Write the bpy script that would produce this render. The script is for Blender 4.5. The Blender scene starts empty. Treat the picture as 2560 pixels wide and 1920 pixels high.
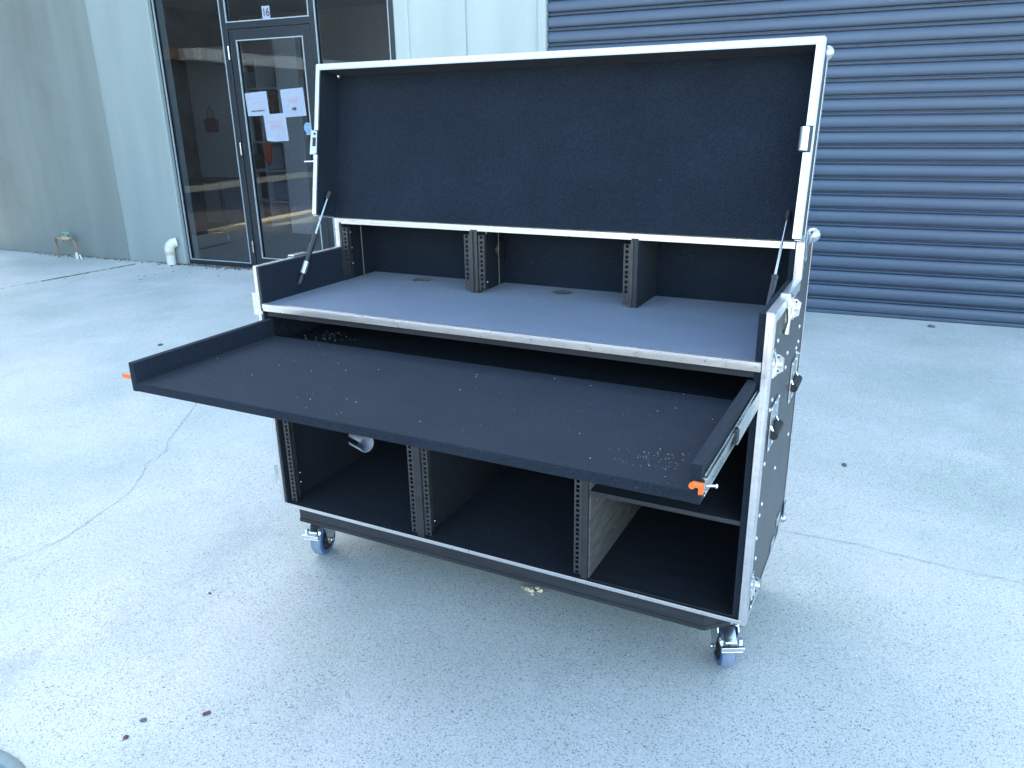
import bpy, math, random
from mathutils import Vector, Matrix
random.seed(7)
R = math.radians
sc = bpy.context.scene
col = sc.collection

# ------------------------------------------------------------------ camera, world, sun, exposure
cd = bpy.data.cameras.new('camera'); cam = bpy.data.objects.new('camera', cd); col.objects.link(cam)
cam.location = (1.79722, -1.76133, 1.46816)
cam.rotation_euler = (1.2382906, 0.0165274, 0.4696515)
cd.sensor_width = 36.0; cd.lens = 1943.07/2560*36.0
cd.clip_start = 0.05; cd.clip_end = 600
sc.camera = cam
SUN_EL = R(33); SUN_DIR = Vector((-.62*math.cos(SUN_EL), .785*math.cos(SUN_EL), math.sin(SUN_EL)))
w = bpy.data.worlds.new('World'); sc.world = w; w.use_nodes = True
wn = w.node_tree.nodes; wl = w.node_tree.links
bg = wn['Background']
sky = wn.new('ShaderNodeTexSky'); sky.sky_type = 'NISHITA'; sky.sun_disc = False
sky.sun_elevation = SUN_EL; sky.sun_rotation = math.atan2(-.62, .785)
sky.air_density = 1.0; sky.dust_density = 2.0; sky.ozone_density = 1.0
tint = wn.new('ShaderNodeMix'); tint.data_type = 'RGBA'; tint.blend_type = 'MULTIPLY'; tint.inputs[0].default_value = 1
tint.inputs[7].default_value = (1.0, 1.015, .95, 1)
wl.new(sky.outputs[0], tint.inputs[6]); wl.new(tint.outputs[2], bg.inputs[0]); bg.inputs[1].default_value = 0.15
sd = bpy.data.lights.new('sun', 'SUN'); so = bpy.data.objects.new('sun', sd); col.objects.link(so)
sd.energy = 2.2; sd.angle = R(.5); sd.color = (1.0, .93, .82)
so.rotation_euler = (-SUN_DIR).to_track_quat('-Z', 'Y').to_euler(); so.location = (-10, 20, 20)
sc.view_settings.view_transform = 'Standard'; sc.view_settings.look = 'None'
sc.view_settings.gamma = 1; sc.view_settings.use_curve_mapping = False
sc.view_settings.exposure = 2.97
sc.cycles.max_bounces = 8; sc.cycles.transparent_max_bounces = 12

# ------------------------------------------------------------------ material helpers
MATS = {}
class NT:
    def __init__(s, name):
        m = bpy.data.materials.new(name); m.use_nodes = True; s.m = m
        s.n = m.node_tree.nodes; s.l = m.node_tree.links; s.b = s.n['Principled BSDF']
        s.tc = s.n.new('ShaderNodeTexCoord'); s.co = s.tc.outputs['Object']; MATS[name] = m
    def noise(s, scale, detail=3, rough=.5, vec=None, dist=0):
        t = s.n.new('ShaderNodeTexNoise'); t.inputs['Scale'].default_value = scale
        t.inputs['Detail'].default_value = detail; t.inputs['Roughness'].default_value = rough
        t.inputs['Distortion'].default_value = dist
        s.l.new(vec or s.co, t.inputs['Vector']); return t.outputs['Fac']
    def voro(s, scale, feature='F1', vec=None, out='Distance', rnd=1):
        t = s.n.new('ShaderNodeTexVoronoi'); t.feature = feature; t.inputs['Scale'].default_value = scale
        t.inputs['Randomness'].default_value = rnd
        s.l.new(vec or s.co, t.inputs['Vector']); return t.outputs[out]
    def map(s, loc=(0,0,0), rot=(0,0,0), sca=(1,1,1), vec=None):
        t = s.n.new('ShaderNodeMapping'); t.inputs['Location'].default_value = loc
        t.inputs['Rotation'].default_value = rot; t.inputs['Scale'].default_value = sca
        s.l.new(vec or s.co, t.inputs['Vector']); return t.outputs[0]
    def ramp(s, fac, stops):
        t = s.n.new('ShaderNodeValToRGB'); e = t.color_ramp.elements
        while len(e) < len(stops): e.new(.5)
        for i, (p, c) in enumerate(stops):
            e[i].position = p
            if isinstance(c, (int, float)): c = (c, c, c)
            e[i].color = (*c, 1)
        s.l.new(fac, t.inputs[0]); return t.outputs[0]
    def mix(s, a, b, fac, mode='MIX'):
        t = s.n.new('ShaderNodeMix'); t.data_type = 'RGBA'; t.blend_type = mode
        for sock, v in ((t.inputs[0], fac), (t.inputs[6], a), (t.inputs[7], b)):
            if hasattr(v, 'is_output'): s.l.new(v, sock)
            elif isinstance(v, (tuple, list)): sock.default_value = (*v, 1)
            else: sock.default_value = v
        return t.outputs[2]
    def math(s, op, a, b=0):
        t = s.n.new('ShaderNodeMath'); t.operation = op
        for sock, v in ((t.inputs[0], a), (t.inputs[1], b)):
            if hasattr(v, 'is_output'): s.l.new(v, sock)
            else: sock.default_value = v
        return t.outputs[0]
    def bump(s, h, strength=.3, dist=.01):
        t = s.n.new('ShaderNodeBump'); t.inputs['Strength'].default_value = strength
        t.inputs['Distance'].default_value = dist
        s.l.new(h, t.inputs['Height']); s.l.new(t.outputs[0], s.b.inputs['Normal'])
    def set(s, **k):
        for a, v in k.items():
            sock = s.b.inputs[{'color': 'Base Color', 'rough': 'Roughness', 'metal': 'Metallic',
                               'spec': 'Specular IOR Level', 'sheen': 'Sheen Weight', 'sheenr': 'Sheen Roughness',
                               'coat': 'Coat Weight', 'alpha': 'Alpha'}[a]]
            if hasattr(v, 'is_output'): s.l.new(v, sock)
            elif isinstance(v, (tuple, list)): sock.default_value = (*v, 1)
            else: sock.default_value = v
        return s.m

def plain(name, c, rough=.5, metal=0, var=.12, scale=30, **k):
    t = NT(name); f = t.noise(scale, 4)
    lo = tuple(x*(1-var) for x in c); hi = tuple(min(1, x*(1+var)) for x in c)
    t.set(color=t.ramp(f, [(.3, lo), (.7, hi)]), rough=rough, metal=metal, **k); return t.m

# concrete yard with exposed aggregate
t = NT('concrete_ground')
big = t.noise(.55, 5, .6); mid = t.noise(2.6, 5, .62); mid2 = t.noise(1.1, 4, .6, t.map((31, 7, 2)))
c = t.ramp(big, [(.32, (.42, .455, .41)), (.5, (.53, .53, .48)), (.68, (.61, .59, .56))])
c = t.mix(c, (.38, .43, .37), t.ramp(mid2, [(.42, 0.), (.68, .75)]))
c = t.mix(c, (.60, .62, .58), t.ramp(mid, [(.55, 0.), (.75, .55)]))
c = t.mix(c, (.33, .32, .35), t.ramp(t.noise(1.9, 6, .7, t.map((3, 12, 5), (0, 0, .5), (1, .6, 1))), [(.58, 0.), (.78, .6)]))
c = t.mix(c, t.ramp(t.noise(170, 2, .6), [(.3, .32), (.7, .70)]), .35, 'OVERLAY')
wv = t.n.new('ShaderNodeMix'); 
def specks(scale, thr, size, amt, col_, off):
    global c
    v = t.map(off); cellr = t.n.new('ShaderNodeTexVoronoi'); cellr.inputs['Scale'].default_value = scale
    t.l.new(v, cellr.inputs['Vector'])
    sep = t.n.new('ShaderNodeSeparateColor'); t.l.new(cellr.outputs['Color'], sep.inputs[0])
    keep = t.math('GREATER_THAN', sep.outputs[0], thr)
    rad = t.math('MULTIPLY', sep.outputs[1], size)
    inside = t.math('LESS_THAN', cellr.outputs['Distance'], rad)
    f = t.math('MULTIPLY', t.math('MULTIPLY', keep, inside), amt)
    c = t.mix(c, col_, f); return f
dens = t.ramp(t.noise(1.6, 4, .6, t.map((5, 5, 5))), [(.35, .35), (.6, 1.)])
f1 = specks(185, .5, .48, dens, (.155, .165, .185), (0, 0, 0))
f2 = specks(300, .3, .5, .8, (.17, .18, .20), (4, 2, 1))
f3 = specks(105, .92, .36, .7, (.075, .085, .12), (9, 4, 3))
f4 = specks(160, .7, .5, .5, (.72, .72, .72), (2, 8, 3))
t.set(color=c, rough=.82, spec=.3)
t.bump(t.mix(t.noise(220, 3, .7), t.noise(18, 4), .3), .35, .003)

t = NT('painted_wall')   # pale grey-green painted concrete with run-down streaks
st = t.noise(1.6, 4, .5, t.map((0, 0, 0), (0, 0, 0), (2.2, 1, .3)))
c = t.ramp(st, [(.3, (.36, .40, .375)), (.5, (.39, .43, .405)), (.7, (.42, .46, .435))])
c = t.mix(c, (.34, .37, .31), t.ramp(t.noise(1.2, 5, .65, t.map((8, 1, 3), (0, 0, 0), (2, 1, .5))), [(.55, 0.), (.8, .45)]))
c = t.mix(c, t.ramp(t.noise(90, 3), [(.3, .4), (.7, .6)]), .25, 'OVERLAY')
t.set(color=c, rough=.75); t.bump(t.noise(60, 4, .6), .25, .004)

t = NT('shaded_painted_wall')   # the panel beside the shopfront, its shade put into a darker, bluer colour
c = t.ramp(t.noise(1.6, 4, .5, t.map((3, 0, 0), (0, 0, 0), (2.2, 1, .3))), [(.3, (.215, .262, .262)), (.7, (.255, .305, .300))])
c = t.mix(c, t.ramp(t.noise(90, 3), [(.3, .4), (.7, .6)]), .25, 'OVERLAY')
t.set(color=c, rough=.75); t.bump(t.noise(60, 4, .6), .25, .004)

t = NT('dirty_wall')     # the darker panel at the far left, stained brown
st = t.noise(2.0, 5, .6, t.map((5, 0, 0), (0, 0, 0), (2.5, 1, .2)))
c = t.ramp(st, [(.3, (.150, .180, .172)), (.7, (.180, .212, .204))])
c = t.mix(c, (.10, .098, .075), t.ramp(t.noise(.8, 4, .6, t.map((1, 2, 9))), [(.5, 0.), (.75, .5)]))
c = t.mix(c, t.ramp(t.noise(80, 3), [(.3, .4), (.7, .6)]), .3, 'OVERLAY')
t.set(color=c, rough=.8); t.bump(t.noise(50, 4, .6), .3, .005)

t = NT('roller_paint')
c = t.ramp(t.noise(2.2, 5, .6, t.map(sca=(.6, 1, 3))), [(.3, (.048, .074, .115)), (.7, (.062, .093, .14))])
c = t.mix(c, (.30, .33, .36), t.ramp(t.noise(34, 5, .75), [(.7, 0.), (.78, .55)]))
t.set(color=c, rough=.38, spec=.5)
t = NT('black_carpet')
c = t.ramp(t.noise(420, 2, .7), [(.3, (.004, .007, .011)), (.72, (.018, .027, .043))])
c = t.mix(c, t.ramp(t.noise(5, 4), [(.35, .42), (.65, .6)]), .5, 'OVERLAY')
c = t.mix(c, (.35, .36, .4), t.ramp(t.noise(160, 1, .5), [(.78, 0.), (.81, .28)]))
t.set(color=c, rough=.95, spec=.15, sheen=.035, sheenr=.5); t.bump(t.noise(500, 2, .7), .6, .002)
t = NT('grey_carpet')
c = t.ramp(t.noise(380, 2, .7), [(.3, (.058, .083, .122)), (.72, (.108, .145, .20))])
c = t.mix(c, t.ramp(t.noise(6, 4), [(.35, .44), (.65, .57)]), .5, 'OVERLAY')
t.set(color=c, rough=.95, spec=.15, sheen=.18, sheenr=.45); t.bump(t.noise(500, 2, .7), .5, .002)
t = NT('black_laminate')
t.set(color=t.ramp(t.noise(14, 4), [(.3, (.036, .042, .048)), (.7, (.05, .058, .066))]), rough=.42, spec=.45)
t.bump(t.voro(260), .25, .001)
t = NT('black_ply')
c = t.ramp(t.noise(5, 4, .6, t.map(sca=(1, 8, 8))), [(.3, (.008, .011, .015)), (.7, (.018, .023, .030))])
c = t.mix(c, (.12, .12, .12), t.ramp(t.noise(9, 5, .75, t.map(sca=(1, 1, 1.6))), [(.62, 0.), (.8, .5)]))
t.set(color=c, rough=.6)
t = NT('worn_board')
c = t.ramp(t.noise(7, 6, .7, t.map(rot=(.6, 0, 0), sca=(2, .7, 4)), 2.2), [(.3, (.045, .045, .043)), (.55, (.11, .11, .105)), (.75, (.19, .19, .18))])
t.set(color=c, rough=.7)
t = NT('aluminium')
c = t.ramp(t.noise(20, 5, .6, t.map(sca=(.2, 2, 2))), [(.3, (.60, .61, .63)), (.7, (.70, .705, .72))])
t.set(color=c, rough=t.ramp(t.noise(70, 4, .6), [(.3, .26), (.7, .42)]), metal=.85)
t = NT('zinc')
t.set(color=t.ramp(t.noise(6, 3, .5), [(.3, (.48, .52, .53)), (.7, (.66, .70, .71))]), rough=t.ramp(t.noise(9, 3), [(.3, .22), (.7, .34)]), metal=1)
plain('chrome', (.82, .84, .86), .14, 1)
plain('strut_black', (.02, .022, .026), .3)
plain('rack_steel', (.040, .042, .046), .42, .3, spec=.6)
plain('rubber_black', (.014, .015, .017), .55)
plain('wheel_blue', (.04, .11, .28), .45)
plain('wheel_tread', (.17, .22, .31), .6)
plain('orange_plastic', (.62, .13, .02), .4)
plain('frame_black', (.014, .020, .028), .35)
plain('bead_grey', (.34, .40, .43), .4, .3)
plain('paper', (.30, .345, .43), .7, var=.04)
plain('ink', (.05, .05, .06), .8)
plain('ink_grey', (.42, .42, .47), .8)
plain('ink_red', (.52, .30, .34), .8)
plain('sticker_blue', (.10, .28, .62), .5)
plain('white_plastic', (.60, .60, .55), .45, var=.06)
plain('pvc_grime', (.45, .42, .34), .7)
plain('copper', (.30, .19, .14), .55, .6, var=.3)
plain('brass', (.36, .34, .26), .5, .6, var=.3)
plain('tap_green', (.08, .32, .29), .5)
plain('leaf_brown', (.11, .045, .04), .7, var=.4)
plain('leaf_dark', (.09, .08, .06), .8, var=.5)
plain('stone', (.10, .11, .11), .8)
plain('foam_cream', (.68, .62, .44), .9, var=.15)
plain('crack_dark', (.25, .26, .26), .95, var=.4, scale=60)
plain('moss', (.10, .16, .07), .95, var=.4)
plain('dust_wood', (.55, .50, .42), .9)
plain('webbing', (.14, .17, .22), .5); plain('rail_edge', (.11, .10, .095), .5)
plain('room_wall', (.58, .59, .60), .8)
plain('room_floor', (.16, .155, .15), .6)
plain('white_shelf', (.62, .64, .66), .6)
plain('desk_wood', (.16, .10, .07), .5)
plain('bag_red', (.25, .04, .05), .7)
plain('cloth_orange', (.80, .14, .05), .8)
plain('asphalt', (.045, .046, .05), .9)
plain('sun_strip_gold', (.90, .72, .46), .85)  # warm sunlight put into the colour of the reflected strips
plain('far_dark', (.10, .095, .09), .8, var=.3, scale=3)
plain('far_brick', (.34, .17, .11), .9, var=.3, scale=12)
plain('far_cream', (.84, .80, .70), .7)
plain('far_roof', (.30, .31, .31), .6)
plain('iron', (.19, .25, .25), .9, 0)
t = NT('glass'); n = t.n; l = t.l; n.remove(t.b)
gl = n.new('ShaderNodeBsdfGlossy'); gl.inputs['Roughness'].default_value = .01; gl.inputs['Color'].default_value = (1, 1, 1, 1)
tr = n.new('ShaderNodeBsdfTransparent'); tr.inputs['Color'].default_value = (.74, .77, .80, 1)
fr = n.new('ShaderNodeFresnel'); fr.inputs['IOR'].default_value = 1.85
ms = n.new('ShaderNodeMixShader'); geo = n.new('ShaderNodeNewGeometry'); inv = n.new('ShaderNodeMath'); inv.operation = 'SUBTRACT'; inv.inputs[0].default_value = 1; l.new(geo.outputs['Backfacing'], inv.inputs[1])
mu = n.new('ShaderNodeMath'); mu.operation = 'MULTIPLY'; l.new(fr.outputs[0], mu.inputs[0]); l.new(inv.outputs[0], mu.inputs[1])
l.new(mu.outputs[0], ms.inputs[0]); l.new(tr.outputs[0], ms.inputs[1]); l.new(gl.outputs[0], ms.inputs[2])
bp = n.new('ShaderNodeBump'); bp.inputs['Strength'].default_value = .06; bp.inputs['Distance'].default_value = .02
nz = n.new('ShaderNodeTexNoise'); nz.inputs['Scale'].default_value = 1.3; l.new(t.co, nz.inputs['Vector']); l.new(nz.outputs['Fac'], bp.inputs['Height'])
l.new(bp.outputs[0], gl.inputs['Normal']); l.new(ms.outputs[0], n['Material Output'].inputs[0])

# ------------------------------------------------------------------ mesh helpers
class MB:
    def __init__(s): s.v = []; s.f = []; s.sm = []
    def add(s, vs, fs, smooth=False):
        o = len(s.v); s.v += [tuple(x) for x in vs]; s.f += [[i+o for i in f] for f in fs]; s.sm += [smooth]*len(fs); return s
    def box(s, x0, x1, y0, y1, z0, z1):
        x0, x1 = sorted((x0, x1)); y0, y1 = sorted((y0, y1)); z0, z1 = sorted((z0, z1))
        return s.add([(x0,y0,z0),(x1,y0,z0),(x1,y1,z0),(x0,y1,z0),(x0,y0,z1),(x1,y0,z1),(x1,y1,z1),(x0,y1,z1)],
                     [(0,3,2,1),(4,5,6,7),(0,1,5,4),(1,2,6,5),(2,3,7,6),(3,0,4,7)])
    def obox(s, c, ax, hs):     # oriented box: centre, 3 axes, 3 half sizes
        c = Vector(c); A = [Vector(a).normalized()*h for a, h in zip(ax, hs)]
        vs = [c + A[0]*i + A[1]*j + A[2]*k for k in (-1, 1) for i, j in ((-1,-1),(1,-1),(1,1),(-1,1))]
        return s.add(vs, [(0,3,2,1),(4,5,6,7),(0,1,5,4),(1,2,6,5),(2,3,7,6),(3,0,4,7)])
    def prism(s, pts, axis, a, b, smooth=False):   # polygon in the two other axes, extruded a..b along axis
        def P(p, q):
            return {'x': (q, p[0], p[1]), 'y': (p[0], q, p[1]), 'z': (p[0], p[1], q)}[axis]
        n = len(pts); vs = [P(p, a) for p in pts] + [P(p, b) for p in pts]
        s.add(vs, [tuple(range(n))[::-1], tuple(range(n, 2*n))])
        return s.add(vs, [(i, (i+1) % n, n+(i+1) % n, n+i) for i in range(n)], smooth)
    def tube(s, pts, r, n=12, caps=True):
        pts = [Vector(p) for p in pts]; rs = r if isinstance(r, (list, tuple)) else [r]*len(pts)
        vs = []; up = None
        for i, p in enumerate(pts):
            d = (pts[min(i+1, len(pts)-1)] - pts[max(i-1, 0)]).normalized()
            if up is None: up = d.orthogonal().normalized()
            up = (up - d*up.dot(d)).normalized(); sd_ = d.cross(up)
            vs += [p + (up*math.cos(2*math.pi*k/n) + sd_*math.sin(2*math.pi*k/n))*rs[i] for k in range(n)]
        m = len(pts)
        s.add(vs, [(i*n+k, i*n+(k+1) % n, (i+1)*n+(k+1) % n, (i+1)*n+k) for i in range(m-1) for k in range(n)], True)
        if caps: s.add(vs[:n], [tuple(range(n))[::-1]]); s.add(vs[-n:], [tuple(range(n))])
        return s
    def lathe(s, c, ax, prof, n=24):     # prof: list of (r, h) along axis
        c = Vector(c); ax = Vector(ax).normalized(); u = ax.orthogonal().normalized(); v = ax.cross(u)
        vs = [c + ax*h + (u*math.cos(2*math.pi*k/n) + v*math.sin(2*math.pi*k/n))*r for r, h in prof for k in range(n)]
        m = len(prof)
        return s.add(vs, [(i*n+k, i*n+(k+1) % n, (i+1)*n+(k+1) % n, (i+1)*n+k) for i in range(m-1) for k in range(n)], True)
    def ball(s, c, r, sx=1, sy=1, sz=1, n=12, m=8):
        vs = []; 
        for i in range(m+1):
            a = math.pi*i/m
            for k in range(n):
                b = 2*math.pi*k/n; vs.append((c[0]+r*sx*math.sin(a)*math.cos(b), c[1]+r*sy*math.sin(a)*math.sin(b), c[2]+r*sz*math.cos(a)))
        return s.add(vs, [(i*n+k, (i+1)*n+k, (i+1)*n+(k+1) % n, i*n+(k+1) % n) for i in range(m) for k in range(n)], True)
    def mesh(s, name, mat):
        me = bpy.data.meshes.new(name); me.from_pydata(s.v, [], s.f)
        me.polygons.foreach_set('use_smooth', s.sm); me.materials.append(MATS[mat])
        me.update(); return me
    def build(s, name, mat, parent=None, bevel=0, loc=None):
        me = s.mesh(name, mat); return link(name, me, parent, bevel, loc)
def link(name, me, parent=None, bevel=0, loc=None, rot=None):
    o = bpy.data.objects.new(name, me); col.objects.link(o); o.parent = parent
    if loc is not None: o.location = loc
    if rot is not None: o.rotation_euler = rot
    if bevel:
        b = o.modifiers.new('bevel', 'BEVEL'); b.width = bevel; b.segments = 2; b.limit_method = 'ANGLE'; b.angle_limit = R(40)
        b.harden_normals = False
    return o
def empty(name, loc=(0, 0, 0), rz=0, parent=None, rot=None):
    o = bpy.data.objects.new(name, None); col.objects.link(o); o.location = loc
    o.rotation_euler = rot if rot else (0, 0, rz); o.parent = parent; o.empty_display_size = .1; return o
def tag(o, label, cat, group=None, kind=None):
    if label: o['label'] = label
    if cat: o['category'] = cat
    if group: o['group'] = group
    if kind: o['kind'] = kind
    return o
def B(name, mat, parent, x0, x1, y0, y1, z0, z1, bevel=0):
    return MB().box(x0, x1, y0, y1, z0, z1).build(name, mat, parent, bevel)
def copy_tree(o, parent=None, loc=None, rot=None):
    c = o.copy(); col.objects.link(c); c.parent = parent
    if loc is not None: c.location = loc
    if rot is not None: c.rotation_euler = rot
    for ch in [x for x in bpy.data.objects if x.parent == o]:
        copy_tree(ch, c)
    return c

# ------------------------------------------------------------------ ground
W, D = 1.55, .5958
ZB, H1, D1, H3, HS = .2223, 1.0414, .4040, 1.1416, .9260
g = MB().add([(-90, -90, 0), (90, -90, 0), (90, 90, 0), (-90, 90, 0)], [(0, 1, 2, 3)]).build('ground', 'concrete_ground')
g['kind'] = 'structure'
def ribbon(pts, wd_, jit, z, sub=.03):
    m = MB(); P = []
    for a, b in zip(pts, pts[1:]):
        a = Vector(a); b = Vector(b); n = max(1, int((b-a).length/sub))
        for i in range(n): P.append(a.lerp(b, i/n))
    P.append(Vector(pts[-1])); vs = []
    for i, p in enumerate(P):
        d = (P[min(i+1, len(P)-1)] - P[max(0, i-1)]).normalized(); nn = Vector((-d.y, d.x))
        q = p + nn*random.uniform(-jit, jit); ww = wd_*random.uniform(.35, 1.3)*.5
        vs += [(q.x+nn.x*ww, q.y+nn.y*ww, z), (q.x-nn.x*ww, q.y-nn.y*ww, z)]
    m.add(vs, [(2*i, 2*i+1, 2*i+3, 2*i+2) for i in range(len(P)-1)]); return m
ribbon([(-1.75,1.25),(-1.51,.91),(-1.30,.59),(-1.19,.48),(-1.16,.35),(-.98,.13),(-.88,-.23),(-.88,-.34),(-.93,-.5),(-1.1,-.9)], .0028, .006, .0035, .02).build('ground_crack', 'crack_dark', g)
ribbon([(1.3,.93),(1.56,.945),(1.78,.955),(1.97,.935),(2.15,.925),(2.28,.93),(2.9,.99)], .0022, .004, .0035, .02).build('ground_crack', 'crack_dark', g)
ribbon([(-5.86,1.2),(-5.82,2.49),(-5.80,3.17),(-5.70,3.89)], .009, .003, .0035, .05).build('slab_joint', 'crack_dark', g)
m = MB()
for i in range(260):
    k = random.choice([.25, .3, .62, .66, .7, .9, .95]); y = 1.6+2.3*min(1, max(0, random.gauss(k, .06)))
    x = -5.84 + (y-2)*.06 + random.gauss(0, .008); r = random.uniform(.003, .009)
    m.ball((x, y, .003), r, 1, 1.4, .6, 6, 4)
mo = m.build('moss', 'moss', g); mo['kind'] = 'stuff'

# ------------------------------------------------------------------ the warehouse (local frame: x along wall, y into the building)
PHI, WD = .0538412, 4.3981
bld = empty('warehouse_building', (0, WD, 0), PHI)
tag(bld, 'grey industrial unit with painted concrete wall, dark shopfront and blue roller shutter', 'building')
WT = 6.0
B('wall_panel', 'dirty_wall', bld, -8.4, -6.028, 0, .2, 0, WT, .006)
p_ = MB().prism([(-6.008, .012), (-6.0, 0), (-5.2, 0), (-5.185, .012), (-5.185, .2), (-6.008, .2)], 'z', 0, WT).build('wall_panel', 'shaded_painted_wall', bld)
B('joint_seal', 'shaded_painted_wall', bld, -6.03, -6.0, .006, .05, 0, WT)
B('wall_panel', 'painted_wall', bld, -5.185, -2.385, .0, .2, 3.02, WT)
B('wall_panel', 'painted_wall', bld, -2.385, -1.700, .0, .2, 0, WT, .006)
B('wall_panel', 'painted_wall', bld, -1.684, -1.055, .0, .2, 0, WT, .006)
B('joint_seal', 'bead_grey', bld, -1.70, -1.684, .012, .05, 0, WT)
m = MB().prism([(-2.375, .03), (-2.375, -.012), (-2.355, -.032), (-2.255, -.032), (-2.235, -.012), (-2.235, -.002), (-2.235, .03)], 'z', 0, WT, False)
m.build('cover_strip', 'painted_wall', bld)
B('wall_panel', 'painted_wall', bld, -.985, 3.3, 0, .2, 3.12, WT)
B('wall_panel', 'painted_wall', bld, 3.3, 9.0, 0, .2, 0, WT)
B('side_wall', 'far_dark', bld, -8.4, -7.8, .2, 9, 0, WT); B('side_wall', 'far_dark', bld, 8.8, 9, .2, 9, 0, WT)
B('rear_wall', 'far_dark', bld, -8.4, 9, 9, 9.2, 0, WT)
B('roof', 'far_roof', bld, -8.4, 9.1, -.05, 9.25, WT+.003, WT+.25)
# roller shutter
rd = empty('roller_door', (0, 0, 0), 0, bld)
B('guide_rail', 'painted_wall', rd, -1.052, -.986, -.022, .06, 0, 3.12, .004)
B('guide_rail', 'painted_wall', rd, 3.23, 3.3, -.022, .06, 0, 3.12, .004)
B('backing', 'rubber_black', rd, -.985, 3.229, .075, .1, 0, 3.12)
prof = [(0, .006), (.004, .013), (.012, .0165), (.03, .018), (.05, .0172), (.060, .0150), (.070, .0105), (.0765, .005), (.0775, -.014),
        (.0825, -.014), (.083, .007), (.086, .0125), (.089, .0145), (.093, .0145), (.0965, .010), (.0985, .002), (.0995, -.018), (.1085, -.018), (.109, .0), (.110, .006)]
vs = []
for z, d in prof: vs += [(-.984, .03-d, z), (3.228, .03-d, z)]
for z, d in (prof[-1], prof[0]): vs += [(-.984, .055, z), (3.228, .055, z)]
np_ = len(prof)+2
m = MB(); m.add(vs, [(2*i, 2*i+1, 2*((i+1) % np_)+1, 2*((i+1) % np_)) for i in range(np_)], True)
slat = m.mesh('slat', 'roller_paint'); slat.set_sharp_from_angle(angle=R(42))
for i in range(28): link('slat', slat, rd, 0, (0, 0, .028+.11*i))
B('bottom_bar', 'roller_paint', rd, -.984, 3.228, .012, .045, .004, .0275, .003)
B('weather_strip', 'rubber_black', rd, -.984, 3.228, .02, .04, -.003, .0035)

# shopfront (recessed 50 mm)
sf = empty('shopfront', (0, 0, 0), 0, bld)
Y0, Y1 = .05, .11
SL, SR, ST = -5.185, -2.386, 3.02
for x0, x1 in ((SL, -5.162+.0), (-4.325, -4.262), (-3.30, -3.235), (-2.462, SR)):
    B('mullion', 'frame_black', sf, x0-.0 if x0 != SL else SL, x1, Y0, Y1, 0, ST, .003)
B('head_rail', 'frame_black', sf, SL, SR, Y0+.002, Y1-.002, ST-.06, ST-.002)
B('sill_rail', 'frame_black', sf, -5.161, -4.326, Y0+.004, Y1, .0, .052, .003)
B('sill_rail', 'frame_black', sf, -3.234, -2.463, Y0+.004, Y1, .0, .052, .003)
B('threshold', 'bead_grey', sf, -4.262, -3.30, Y0-.02, Y1, .0, .018, .003)
B('transom', 'frame_black', sf, -4.261, -3.301, Y0+.002, Y1, 2.285, 2.345, .003)
def beads(x0, x1, z0, z1, par, y=Y0-.004, w_=.010):
    m = MB(); m.box(x0, x0+w_, y, y+.012, z0, z1); m.box(x1-w_, x1, y, y+.012, z0, z1)
    m.box(x0+w_, x1-w_, y, y+.012, z0, z0+w_); m.box(x0+w_, x1-w_, y, y+.012, z1-w_, z1); return m.build('glazing_bead', 'bead_grey', par)
def pane(x0, x1, z0, z1, par): return B('glass_pane', 'glass', par, x0, x1, Y0+.022, Y0+.023, z0, z1)
pane(-5.160, -4.327, .053, ST-.062, sf); beads(-5.163, -4.323, .05, ST-.06, sf)
pane(-3.233, -2.464, .053, ST-.062, sf); beads(-3.237, -2.460, .05, ST-.06, sf)
pane(-4.260, -3.302, 2.347, ST-.062, sf); beads(-4.264, -3.298, 2.342, ST-.06, sf)
door = empty('door', (0, 0, 0), 0, bld)
DL, DR = -4.252, -3.306
B('stile', 'frame_black', door, DL, DL+.085, Y0+.004, Y1-.006, .02, 2.28, .003)
B('stile', 'frame_black', door, DR-.085, DR, Y0+.004, Y1-.006, .02, 2.28, .003)
B('door_rail', 'frame_black', door, DL+.086, DR-.086, Y0+.006, Y1-.008, .02, .115, .003)
B('door_rail', 'frame_black', door, DL+.086, DR-.086, Y0+.006, Y1-.008, 2.185, 2.28, .003)
pane(DL+.086, DR-.086, .116, 2.184, door); beads(DL+.082, DR-.082, .113, 2.188, door)
for z in (.17, 1.14, 2.02): MB().tube([(DL-.012, Y0-.012, z), (DL-.012, Y0-.012, z+.12)], .008, 10).build('hinge', 'zinc', door)
m = MB().box(DR-.06, DR-.022, Y0-.006, Y0+.004, .98, 1.20); m.tube([(DR-.04, Y0-.006, 1.09), (DR-.04, Y0-.05, 1.09), (DR-.16, Y0-.052, 1.085)], .009, 10)
m.build('door_handle', 'chrome', door)
# number over the door
def textmesh(s, size, mat, parent, loc, rot, name='lettering', bold=0, depth=.0006, pitch=.66):
    if len(s) > 1:
        rm_ = Matrix.Rotation(rot[0], 3, 'X')
        for i, ch in enumerate(s):
            if ch != ' ': textmesh(ch, size, mat, parent, Vector(loc)+Vector(((i-(len(s)-1)/2)*size*pitch, 0, 0)), rot, name, bold, depth)
        return
    cu = bpy.data.curves.new('t', 'FONT'); cu.body = s; cu.size = size; cu.align_x = 'CENTER'; cu.align_y = 'CENTER'; cu.offset = bold; cu.extrude = depth
    to = bpy.data.objects.new('t', cu); me = bpy.data.meshes.new_from_object(to); bpy.data.objects.remove(to); bpy.data.curves.remove(cu)
    me.materials.clear(); me.materials.append(MATS[mat]); return link(name, me, parent, 0, loc, rot)
nm = empty('number_plate', (-3.79, Y0+.018, 2.41), 0, bld)
B('plate', 'paper', nm, -.045, .045, -.002, 0, -.06, .05)
textmesh('16', .095, 'ink', nm, (0, -.0035, -.005), (R(90), 0, 0), bold=.001, pitch=.44)

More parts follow.
